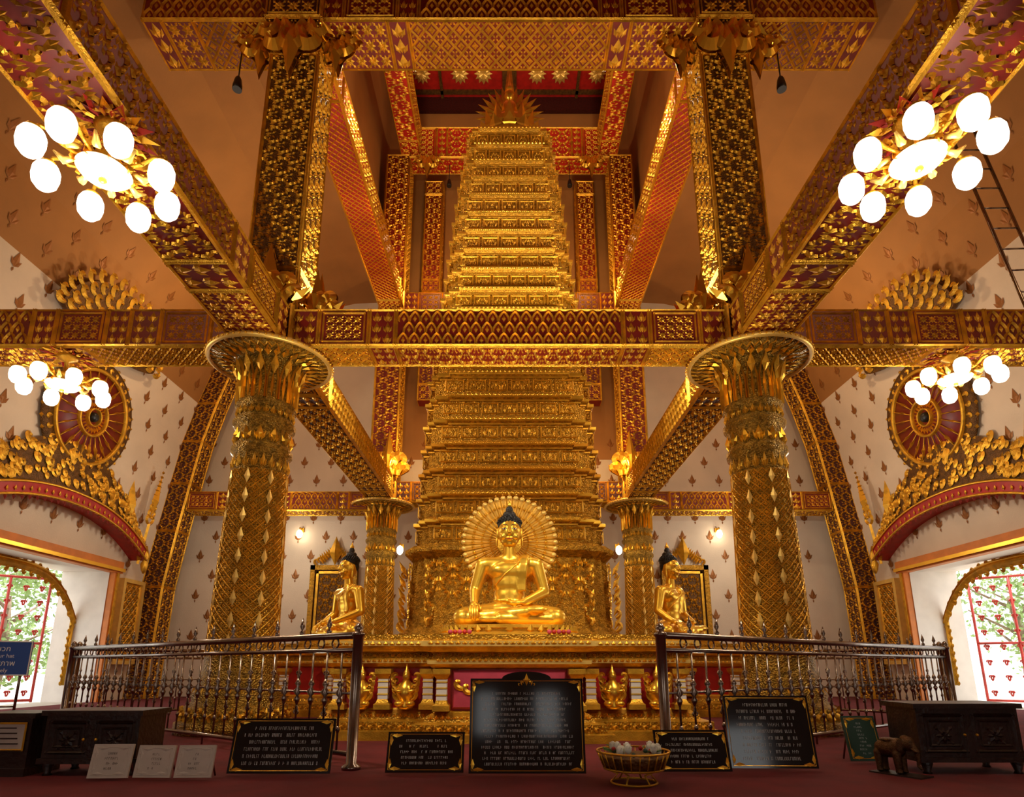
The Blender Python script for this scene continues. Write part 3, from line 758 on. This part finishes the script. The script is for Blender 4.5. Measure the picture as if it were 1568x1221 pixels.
def door():
    mb=MB(); x=-10.20
    mb.box(x-.02,x+.18,D0-.25,D1+.25,DH-.02,DH+.28,'orange_paint')
    mb.box(x+.18,x+.24,D0-.25,D1+.25,DH+.02,DH+.1,'gold_smooth')
    for y in (D0-.2,D1+.02): mb.box(x-.04,x+.14,y,y+.18,0,DH,'orange_paint'); mb.box(x+.14,x+.17,y+.05,y+.13,0,DH,'gold')
    xo=-10.9
    mb.frame((xo,(D0+D1)/2,DH),(0,1,0),(0,0,1)); W=(D1-D0)/2
    n=40; P=[]
    for i in range(n+1):
        t=-1+2*i/n; P.append((t*W,-.15-1.15*abs(t)**3.2))
    mb.ridge(P,.09,.06,'gold'); mb.ridge([(a,b+.1) for a,b in P],.05,.05,'gold_smooth')
    for i in range(0,n+1,2):
        a,b=P[i]; curl(mb,a,b-.02,math.pi,.17,1 if a>0 else -1,'gold',.18); mb.kite(a,b,0,-.2,.05,.04,'gold')
        if abs(a)<W*.98: curl(mb,a,b+.05,0,.15,1 if a>0 else -1,'gold',.18)
    for sg in (1,-1):
        for k in range(8):
            curl(mb,sg*(W-.12),-1.35-.18*k,math.pi+.2*sg,.2,-sg,'gold',.18)
        mb.tube([(sg*(W-.06),-1.2,0),(sg*(W-.06),-2.8,0)],.05,'gold',8)
    mb.reset()
    return mb.build('door_1')
o=door(); d2=mirror(o); d2.name='door_2'
def gate():
    mb=MB(); 
    mb.frame((-11.6,D1-.05,0),(-.75,-.66,0),(0,0,1)); W=1.6;H=3.0
    for a,b in (((0,0),(0,H)),((W,0),(W,H)),((0,.05),(W,.05)),((0,1.4),(W,1.4)),((0,H),(W,H)),((W/2,0),(W/2,H))):
        mb.tube([(a[0],a[1],0),(b[0],b[1],0)],.03,'gate_red',6)
    for j in range(8):
        for i in range(5):
            x=.16+i*.32; z=.15+j*.36
            for sg in (1,-1): 
                P=[(x+p[0],z+p[1],0) for p in curlpts(.16,sg,10)]; mb.tube(P,.018,'gate_red',5)
    mb.reset(); return mb.build('ornamental_gate')
o=gate(); mirror(o)
def shutter():
    mb=MB(); x=-10.19; y0,y1,z0,z1=15.68,16.4,1.0,3.0
    mb.box(x,x+.10,y0,y1,z0,z1,'green_dark'); 
    for a,b,c,d in ((y0-.1,y0,z0-.1,z1+.1),(y1,y1+.1,z0-.1,z1+.1),(y0,y1,z0-.1,z0),(y0,y1,z1,z1+.1)): mb.box(x,x+.16,a,b,c,d,'gold_pale')
    panel(mb,(x+.10,y0,z0),(0,y1-y0,0),(0,0,z1-z0),[(1,'diamond')],.2,'gold',.03,.03)
    return mb.build('window_1')
o=shutter(); w2=mirror(o); w2.name='window_2'
def frame_relief():
    mb=MB(); x0,x1,z0,z1=-5.95,-4.55,1.35,3.8; y=YB-.02
    mb.box(x0,x1,y-.12,y,z0,z1,'gold_dark')
    for k,(w,d) in enumerate(((.14,.2),(.07,.16))):
        a=.0+.18*k
        for (xa,xb,za,zb_) in ((x0+a,x1-a,z0+a,z0+a+w),(x0+a,x1-a,z1-a-w,z1-a),(x0+a,x0+a+w,z0+a,z1-a),(x1-a-w,x1-a,z0+a,z1-a)):
            mb.box(xa,xb,y-d,y,za,zb_,'gold' if k else 'gold_relief')
    tiles(mb,(x0+.28,y-.13,z0+.28),(x1-x0-.56,0,0),(0,0,z1-z0-.56),.22,'scroll','gold',.03,flip=True)
    mb.frame(((x0+x1)/2,y-.1,z1),(1,0,0),(0,0,1)); crest(mb,1.5,.9,'gold',6); mb.reset()
    return mb.build('framed_gilt_relief')
o=frame_relief(); mirror(o)

# ------------------------------------------------------------------ chandeliers
def chand(name,loc,R=.52,top=.4,rot=0):
    mb=MB(); S=R/.56
    mb.lathe([(.02,top),(.16*S,top-.01),(.12*S,top-.06),(.03,top-.1),(.025,.12),(.08,.08),(.10,.02),(.05,-.04),(.16*S,-.06),(.21*S,-.09)],20,'gold')
    mb.lathe([(.21*S,-.085),(.24*S,-.11),(.20*S,-.15),(.12*S,-.175),(.03,-.185)],28,'glass_bowl',cap0=True)
    mb.lathe([(.03,-.18),(.035,-.205),(.01,-.23)],10,'gold')
    for i in range(8):
        a=rot+2*math.pi*i/8; c,s=math.cos(a),math.sin(a); b=a+math.pi/8
        P=[(.06*c,.06*s,.0),(.2*S*c,.2*S*s,-.07),(.34*S*c,.34*S*s,-.04),(.45*S*c,.45*S*s,.03),(.52*S*c,.52*S*s,.03),(R*c,R*s,-.01)]
        mb.tube(P,.018,'gold',6)
        mb.frame((.26*S*c,.26*S*s,-.05),(c,s,0),(0,0,1)); curl(mb,0,-.07,0,.15,-1,'gold_smooth',.18); curl(mb,.08,.0,.4,.12,1,'gold_smooth',.18); mb.reset()
        mb.tube([(.24*S*math.cos(b),.24*S*math.sin(b),-.05),(.33*S*math.cos(b),.33*S*math.sin(b),-.10),(.42*S*math.cos(b),.42*S*math.sin(b),-.03)],[.02,.035,.01],'gold_pale',6)
        mb.lathe([(.02,-.0),(.06,-.015),(.065,-.035)],12,'gold',R*c,R*s)
        mb.lathe([(.05,-.03),(.08,-.05),(.102,-.10),(.104,-.17),(.092,-.23),(.056,-.275),(.01,-.29)],18,'glass_glow',R*c,R*s)
    for i in range(16):
        a=2*math.pi*i/16; c,s=math.cos(a),math.sin(a)
        mb.frame((.05*c,.05*s,top-.01),(s,-c,0),(c,s,-.1)); mb.kite(0,0,0,.33,.06,.06,'gold_smooth' if i%2 else 'bright_red'); mb.reset()
    o=mb.build(name,loc); return o
CH=[((-3.50,4.35,5.12),.35,0),((3.48,4.27,5.16),.31,.2),((-6.75,8.35,5.10),.37,.1),((6.75,8.35,5.20),.27,.3)]
for l,t,r in CH: chand('chandelier',l,.50 if l[1]<6 else .54,t,r)

def lampm(name,x,y,z,back):
    mb=MB()
    mb.box(x-.06,x+.06,back-.08,back,z+.1,z+.22,'gold'); mb.tube([(x,back-.02,z+.15),(x,y-.0,z+.2),(x,y,z+.1)],.015,'gold',6)
    mb.ell((x,y,z),(.09,.09,.13),'lamp_glow',12,8); mb.build(name)
lampm('wall_lamp',-6.35,YB-.25,4.75,YB); lampm('wall_lamp',6.35,YB-.25,4.75,YB)
lampm('wall_lamp',-3.05,16.45,4.0,16.75) ; lampm('wall_lamp',3.05,16.45,4.0,16.75)
def spotfix(x,y,z,L):
    mb=MB(); mb.tube([(x,y,z),(x,y,z+L)],.012,'black',6)
    mb.lathe([(.08,z-.26),(.08,z-.18),(.06,z-.05),(.04,z),(.02,z+.03)],12,'black',x,y); mb.build('hanging_spotlight')
for sg in (-1,1):
    spotfix(sg*4.75,8.45,10.9,.7); spotfix(sg*2.0,16.8,16.6,.62)

# ------------------------------------------------------------------ railing
RL=[empty('metal_railing'),empty('metal_railing')]
def rail(A,B,par):
    mb=MB(); A=np.array(A,float);B=np.array(B,float); d=B-A; L=np.linalg.norm(d); u=d/L
    P=lambda t,z: (A[0]+u[0]*t,A[1]+u[1]*t,z)
    for z,r in ((1.12,.032),(.99,.02),(.12,.022),(.62,.010)): mb.tube([P(0,z),P(L,z)],r,'steel',8)
    for t in (0,L):
        x,y,_=P(t,0); mb.lathe([(.08,0),(.08,.03),(.046,.05),(.046,1.10),(.06,1.12),(.06,1.14),(.03,1.15),(.045,1.18),(.03,1.21),(.008,1.23)],14,'steel',x,y)
    n=int(L/.21)
    for i in range(1,n):
        t=L*i/n; x,y,_=P(t,0)
        mb.tube([P(t,.02 if i%6==0 else .12),P(t,.99)],.010,'steel',6)
        mb.lathe([(.01,.50),(.03,.55),(.012,.58),(.045,.62),(.012,.66),(.03,.69),(.01,.74)],8,'steel',x,y)
        mb.lathe([(.01,.28),(.022,.31),(.01,.34)],8,'steel',x,y)
        if i%2==0: mb.lathe([(.01,1.12),(.026,1.17),(.008,1.19),(.026,1.225),(.002,1.31)],6,'steel',x,y)
        mb.frame((x+u[0]*L/n/2,y+u[1]*L/n/2,1.055),u,(0,0,1))
        mb.tube([(.047*math.cos(a),.047*math.sin(a),0) for a in np.linspace(0,2*math.pi,13)],.009,'steel',5,cap=False); mb.reset()
        if i%2==0:
            mb.frame((x,y,.72),u,(0,0,1))
            for sg in (1,-1):
                mb.tube([(p[0],p[1],0) for p in curlpts(.11,sg,8)],.007,'steel',5)
            mb.frame((x,y,.50),u,(0,0,-1))
            for sg in (1,-1):
                mb.tube([(p[0],p[1],0) for p in curlpts(.11,sg,8)],.007,'steel',5)
            mb.reset()
    o=mb.build('rail_section',parent=RL[0]); c=dup(o,scale=(-1,1,1)); c.parent=RL[1]
rail((-1.34,5.42,0),(-6.75,9.5,0),RL)
rail((-6.75,9.62,0),(-5.0,11.9,0),RL)

# ------------------------------------------------------------------ signs etc
def sign(name,x0,x1,y,z1,rows,tilt=.10,frame='gold_smooth',ink='ink_grey',base='black_stone',rot=0,dome=False):
    mb=MB(); cx=(x0+x1)/2; W=x1-x0; H=math.hypot(z1-.02,tilt)
    c,s=math.cos(rot),math.sin(rot)
    mb.frame((cx,y,.02),(c,s,0),(-s*tilt/ z1*1.,c*tilt/z1,1.))
    mb.loft([[(-W/2,0,-.02),(W/2,0,-.02),(W/2,H,-.02),(-W/2,H,-.02)],[(-W/2,0,.0),(W/2,0,0),(W/2,H,0),(-W/2,H,0)]],base)
    for p,q in (((-W/2+.02,.02),(W/2-.02,.02)),((W/2-.02,.02),(W/2-.02,H-.02)),((W/2-.02,H-.02),(-W/2+.02,H-.02)),((-W/2+.02,H-.02),(-W/2+.02,.02))):
        mb.ridge([p,q],.0025,.002,frame)
    for sx in (1,-1):
        for sy in (0,1):
            x=sx*(W/2-.03); yy=.03 if sy==0 else H-.03
            mb.kite(x,yy,-sx*.09,0,.016,.004,frame); mb.kite(x,yy,0,(.08 if sy==0 else -.08),.016,.004,frame)
    rnd=random.Random(int(abs(x0)*100)); top=H-.05
    if dome:
        fr=mb.M.copy(); r=.22*W
        mb.loft([[(r*math.cos(a),H-.002+.06*math.sin(a),zz) for a in np.linspace(0,math.pi,14)] for zz in (-.02,0.)],base)
        M2=mb.M.copy(); M2[:3,3]=M2[:3,:3]@np.array((0,H-.06,.001))+fr[:3,3]; mb.M=M2
        crest(mb,.16,.10,frame,3); mb.M=fr; top=H-.10
    for r in range(rows):
        yy=top-(top-.05)*(r+.5)/rows; hh=(top-.05)/rows*.24
        x=-W/2+.09+ (0.1*W if r==0 else rnd.random()*.04); xe=W/2-.09-(.1*W if r==0 else rnd.random()*.06)
        V=[];F=[]
        while x<xe:
            w=rnd.uniform(.006,.011)
            if rnd.random()<.16: x+=.018; continue
            k=len(V); zz=.0025; q0=.002
            V+=[(x,yy-hh,zz),(x+q0,yy-hh,zz),(x+q0,yy+hh,zz),(x,yy+hh,zz)]; F.append((k,k+1,k+2,k+3)); k+=4
            q=rnd.choice((yy+hh-.003,yy-hh,yy))
            V+=[(x,q,zz),(x+w,q,zz),(x+w,q+q0,zz),(x,q+q0,zz)]; F.append((k,k+1,k+2,k+3)); k+=4
            if rnd.random()<.45: V+=[(x+w-q0,yy-hh,zz),(x+w,yy-hh,zz),(x+w,yy+hh,zz),(x+w-q0,yy+hh,zz)]; F.append((k,k+1,k+2,k+3))
            x+=w+.006
        mb.add(V,F,ink)
    mb.reset()
    for sx in (-.35,.35):
        px=cx+sx*W*c; mb.tube([(px,y+tilt*.8+sx*W*s+.02,z1*.75),(px,y+tilt+.12,.01)],.008,'steel',6)
    return mb.build(name)
sign('black_inscription_plaque',-2.25,-1.43,5.10,.43,6)
sign('black_inscription_plaque',-1.0,-.37,5.15,.32,5)
sign('black_inscription_plaque',-.325,.61,5.1,.75,14,dome=True)
sign('black_inscription_plaque',1.2,1.81,5.2,.33,5,tilt=.10)
sign('black_inscription_plaque',1.86,2.58,5.35,.60,9,rot=-.04)
sign('green_notice_board',3.08,3.38,5.75,.40,9,base='green_dark')
def card(x0,x1,y,z1,rot):
    sign('paper_notice',x0,x1,y,z1,4,tilt=.05,frame='paper',ink='wood',base='paper',rot=rot)
card(-3.22,-2.92,4.90,.26,.05); card(-2.89,-2.6,4.92,.25,-.03); card(-2.57,-2.29,4.92,.25,.04)
def cabinet(name,x0,x1,y0,y1,h):
    mb=MB()
    mb.box(x0-.03,x1+.03,y0-.03,y1+.02,h-.04,h,'wood'); mb.box(x0,x1,y0,y1,.10,h-.04,'wood')
    mb.box(x0-.02,x1+.02,y0-.02,y1,.09,.13,'wood')
    for x in (x0+.02,x1-.08):
        for y in (y0,y1-.06): mb.lathe([(.035,0),(.025,.02),(.045,.08),(.04,.1)],10,'wood',x+.03,y+.03)
    n=2; W=(x1-x0)/n
    for i in range(n):
        a=x0+i*W; border(mb,(a+.03,y0,.16),(W-.06,0,0),(0,0,h-.24),.015,.015,'wood'); border(mb,(a+.08,y0,.21),(W-.16,0,0),(0,0,h-.34),.01,.012,'wood')
        tiles(mb,(a+W/2-.08,y0,h/2-.06),(.16,0,0),(0,0,.16),.16,'ros','wood',.02)
        mb.ell((a+(W-.05 if i==0 else .05),y0-.015,h*.55),.012,'gold',8,6)
    return mb.build(name)
cabinet('low_wooden_cabinet',-3.76,-3.0,5.12,5.5,.5)
cabinet('low_wooden_cabinet',3.36,4.2,5.2,5.6,.55)
def donation():
    mb=MB(); mb.box(-4.25,-3.86,5.1,5.45,.05,.46,'wood'); mb.box(-4.28,-3.83,5.08,5.47,.44,.48,'wood'); mb.box(-4.26,-3.84,5.07,5.47,0,.06,'wood')
    mb.box(-4.18,-3.90,5.09,5.10,.2,.40,'paper'); border(mb,(-4.19,5.09,.19),(.30,0,0),(0,0,.22),.008,.01,'gold')
    for k in range(4): mb.box(-4.14,-3.94+.01*k-.03,5.086,5.09,.36-.04*k,.37-.04*k,'wood')
    mb.build('donation_box')
donation()
def basket():
    mb=MB(); cx,cy=.93,4.80
    for z,r in ((.0,.17),(.10,.22),(.22,.27)):
        mb.tube([(cx+r*math.cos(a),cy+r*math.sin(a),z+.01) for a in np.linspace(0,2*math.pi,33)],.008,'gold',6,cap=False)
    for i in range(24):
        a=2*math.pi*i/24; c,s=math.cos(a),math.sin(a)
        mb.tube([(cx+.22*c,cy+.22*s,.11),(cx+.27*c,cy+.27*s,.23)],.005,'gold',5)
        if i%4==0: mb.tube([(cx+.22*c,cy+.22*s,.11),(cx+.12*c,cy+.12*s,.07),(cx+.17*c,cy+.17*s,.01)],.008,'gold',6)
    mb.lathe([(.02,.10),(.21,.10),(.25,.19),(.25,.2),(.02,.19)],24,'gold_dark',cx,cy)
    rnd=random.Random(2)
    for i in range(24):
        a=rnd.random()*6.28; r=.19*math.sqrt(rnd.random()); x,y=cx+r*math.cos(a),cy+r*math.sin(a); z=.2+rnd.random()*.03
        if i<14:
            mb.ell((x,y,z+.035),(.026,.026,.036),'lotus_white',10,8)
            for k in range(5):
                b=k*1.256; mb.frame((x,y,z),(-math.sin(b),math.cos(b),0),(.5*math.cos(b),.5*math.sin(b),1)); mb.kite(0,0,0,.07,.018,.01,'lotus_white'); mb.reset()
        else: 
            mb.tube([(x,y,z),(x+.08*math.cos(a),y+.08*math.sin(a),z+.02)],.006,'leaf',5)
            mb.ell((x,y,z+.01),.018,'bright_red' if i%2 else 'green_dark',8,6)
    mb.build('flower_offering_basket')
basket()
def elephant(loc,s):
    e=empty('elephant_figurine',loc); e.scale=(s,s,s); e.rotation_euler=(0,0,.5)
    b=MB(); M='bronze'
    b.ell((0,.1,.62),(.24,.38,.25),M,16,12); b.ell((0,-.12,.66),(.22,.22,.25),M)
    b.ell((0,-.42,.78),(.17,.17,.2),M); b.ell((0,-.36,.9),(.12,.12,.1),M)
    for sx in (-1,1):
        for y in (-.16,.34):
            b.capsule((sx*.13,y,.5),(sx*.13,y-.01,.06),.11,.075,M); b.ell((sx*.13,y-.02,.05),(.09,.1,.05),M)
        b.ell((sx*.23,-.33,.74),(.12,.035,.19),M,R=[[.8,-.6*sx,0],[.6*sx,.8,0],[0,0,1]])
        b.tube([(sx*.08,-.54,.66),(sx*.1,-.66,.6),(sx*.1,-.74,.62)],[.025,.02,.008],M,8)
    b.tube([(0,-.52,.76),(0,-.62,.6),(0,-.64,.4),(0,-.62,.24),(0,-.7,.16)],[.09,.075,.055,.045,.03],M,12)
    b.tube([(0,.46,.68),(0,.52,.5),(0,.5,.34)],[.025,.015,.012],M,8)
    o=b.build('body',parent=e); r=o.modifiers.new('rm','REMESH'); r.mode='VOXEL'; r.voxel_size=.02; r.use_smooth_shade=True
    m=o.modifiers.new('sm','SMOOTH'); m.iterations=3
    d=MB(); d.ell((0,.08,.84),(.2,.24,.06),'gold_dark',14,8)
    for sx in (-1,1): d.ell((sx*.12,-.55,.84),.014,'black',8,6)
    d.box(-.3,.3,-.8,.55,-.04,.0,'wood'); d.build('saddle_and_base',parent=e)
elephant((3.13,5.2,.012),.3)
def blue():
    e=empty('blue_entrance_sign',(-7.35,8.6,0))
    mb=MB(); mb.box(-.55,.55,-.015,.015,.72,1.20,'blue_sign'); border(mb,(-.55,-.015,.72),(1.1,0,0),(0,0,.48),.008,.004,'white')
    for x in (-.45,.45): mb.tube([(x,.03,0),(x,.03,1.2)],.018,'steel',8); mb.tube([(x,-.25,.02),(x,.25,.02)],.018,'steel',8)
    mb.tube([(-.45,.03,.3),(.45,.03,.3)],.012,'steel',6)
    mb.build('board',parent=e)
    for t,z,s in (('โปรดถอดหมวก',1.08,.10),('Please take off your hat',.99,.075),('โปรดแต่งกายสุภาพ',.88,.10),('Please dress politely',.79,.075)):
        c=bpy.data.curves.new('lettering','FONT'); c.body=t; c.size=s; c.align_x='CENTER'; c.extrude=.001
        o=bpy.data.objects.new('lettering',c); bpy.context.collection.objects.link(o); o.parent=e; o.location=(0,-.018,z-.02); o.rotation_euler=(math.pi/2,0,0)
        c.materials.append(MAT['white'])
    e.rotation_euler=(0,0,.35)
blue()
mb=MB(); a=np.array((7.9,7.1,0)); b=np.array((6.35,7.35,9.6)); off=np.array((.42,.05,.05))
mb.tube([a,b],.022,'steel',6); mb.tube([a+off,b+off],.022,'steel',6)
for i in range(1,28):
    t=i/28; mb.tube([a+(b-a)*t,a+off+(b-a)*t],.013,'steel',5)
mb.build('metal_ladder')

# ------------------------------------------------------------------ outside greenery
def tree(name,x,y,h,r,seed,mat='leaf',N=1500):
    mb=MB(); rnd=random.Random(seed)
    mb.tube([(x,y,-.15),(x+.1,y,h*.35),(x-.1,y+.1,h*.7)],[.18,.13,.06],'bark',8)
    for k in range(6):
        a=rnd.random()*6.28; mb.tube([(x,y,h*(.3+.06*k)),(x+r*.7*math.cos(a),y+r*.7*math.sin(a),h*(.5+.06*k))],[.06,.02],'bark',6)
    V=[];F=[]
    cl=[(x+rnd.uniform(-.7,.7)*r,y+rnd.uniform(-.7,.7)*r,h*rnd.uniform(.2,.95),r*rnd.uniform(.3,.55)) for _ in range(14)]
    for i in range(N):
        c=rnd.choice(cl); d=nrm([rnd.gauss(0,1) for _ in range(3)])*c[3]*rnd.uniform(.6,1.)
        p=np.array(c[:3])+d; u=nrm([rnd.gauss(0,1) for _ in range(3)])*.10; w=nrm(np.cross(u,[rnd.gauss(0,1) for _ in range(3)]))*.05
        k=len(V); V+=[p-u,p+w,p+u,p-w]; F.append((k,k+1,k+2,k+3))
    mb.add(V,F,mat); return mb.build(name)
tree('garden_tree',-15.2,18.3,4.2,2.0,1,'leaf_pale',1700); tree('garden_tree',-18.5,21,6,3,3,'leaf_pale',2400)
tree('garden_tree',15.6,18.6,4.2,1.7,4,'leaf_pale',1100); tree('garden_tree',19.5,22,6,3,6,'leaf_pale',1800)

# ------------------------------------------------------------------ lights
K_=.82
def point(name,loc,p,col=(1,.80,.55),r=.12):
    l=bpy.data.lights.new(name,'POINT'); l.energy=p*K_; l.color=col; l.shadow_soft_size=r
    o=bpy.data.objects.new(name,l); bpy.context.collection.objects.link(o); o.location=loc; return o
def spot(name,loc,tgt,p,ang=60,col=(1,.87,.66),r=.12,blend=.6):
    from mathutils import Vector
    l=bpy.data.lights.new(name,'SPOT'); l.energy=p; l.color=col; l.spot_size=math.radians(ang); l.spot_blend=blend; l.shadow_soft_size=r
    o=bpy.data.objects.new(name,l); bpy.context.collection.objects.link(o); o.location=loc
    o.rotation_euler=(Vector(tgt)-Vector(loc)).to_track_quat('-Z','Y').to_euler(); return o
for (l,t,r) in CH: point('chandelier_light',(l[0],l[1],l[2]-.42),100,(1,.86,.66),.2)
for sg in (-1,1):  # sources without fixtures, mostly fill added to brighten the interior
    point('unseen_light',(sg*2.75,9.4,6.5),160)
    point('unseen_light',(sg*2.6,10.0,12.6),160)  # added fill for the upper stupa tiers, no lamp modelled
    point('unseen_light',(sg*2.7,15.9,6.6),130,(1,.62,.28))
    point('unseen_light',(sg*2.4,15.6,13.2),130,(1,.62,.28))
    point('unseen_light',(sg*6.7,12.9,9.2),160,(1,.68,.38))  # added to lift the aisle vault, source unseen
    point('unseen_light',(sg*6.6,4.0,8.6),140,(1,.66,.36))
    point('unseen_light',(sg*6.4,16.2,4.4),80,(1,.88,.72))
    point('unseen_light',(sg*6.6,12.2,5.0),150,(1,.88,.72))  # added aisle fill for the cream walls, no fixture here
    spot('unseen_spot',(sg*2.2,4.6,5.3),(0,8.8,2.2),450,45)
    spot('unseen_spot',(sg*2.4,4.8,5.2),(sg*1.2,7.7,.7),420,60)  # unseen spot added to brighten the altar front
    spot('unseen_spot',(sg*1.6,5.9,.3),(sg*1.0,8.6,11),850,55,(1,.82,.56))
    spot('unseen_spot',(sg*3.0,9.5,6.3),(0,12.6,11.5),600,70,(1,.82,.56))  # added fill on the stupa, no fixture on the beam
    spot('unseen_spot',(sg*2.8,12.0,16.5),(0,15.5,ZC),350,100,(1,.75,.45))  # added to bring up the red ceiling, source unseen
sun=bpy.data.lights.new('sun','SUN'); sun.energy=7; sun.color=(1,.96,.88); sun.angle=.02
so=bpy.data.objects.new('sun',sun); bpy.context.collection.objects.link(so); so.rotation_euler=(math.radians(-15),math.radians(8),0)
w=bpy.data.worlds.new('World'); sc.world=w; w.use_nodes=True
w.node_tree.nodes['Background'].inputs[0].default_value=(1.,.98,.95,1); w.node_tree.nodes['Background'].inputs[1].default_value=2.2

# ------------------------------------------------------------------ camera
cam=bpy.data.cameras.new('camera'); co=bpy.data.objects.new('camera',cam); bpy.context.collection.objects.link(co)
co.location=(0,0,.85); co.rotation_euler=(math.radians(90+13.3),0,0)
cam.sensor_fit='HORIZONTAL'; cam.sensor_width=36; cam.lens=36*920/1568; cam.shift_y=.123; cam.shift_x=.0025
cam.clip_end=300
sc.camera=co
print('objects',len(bpy.data.objects),'verts',sum(len(m.vertices) for m in bpy.data.meshes))
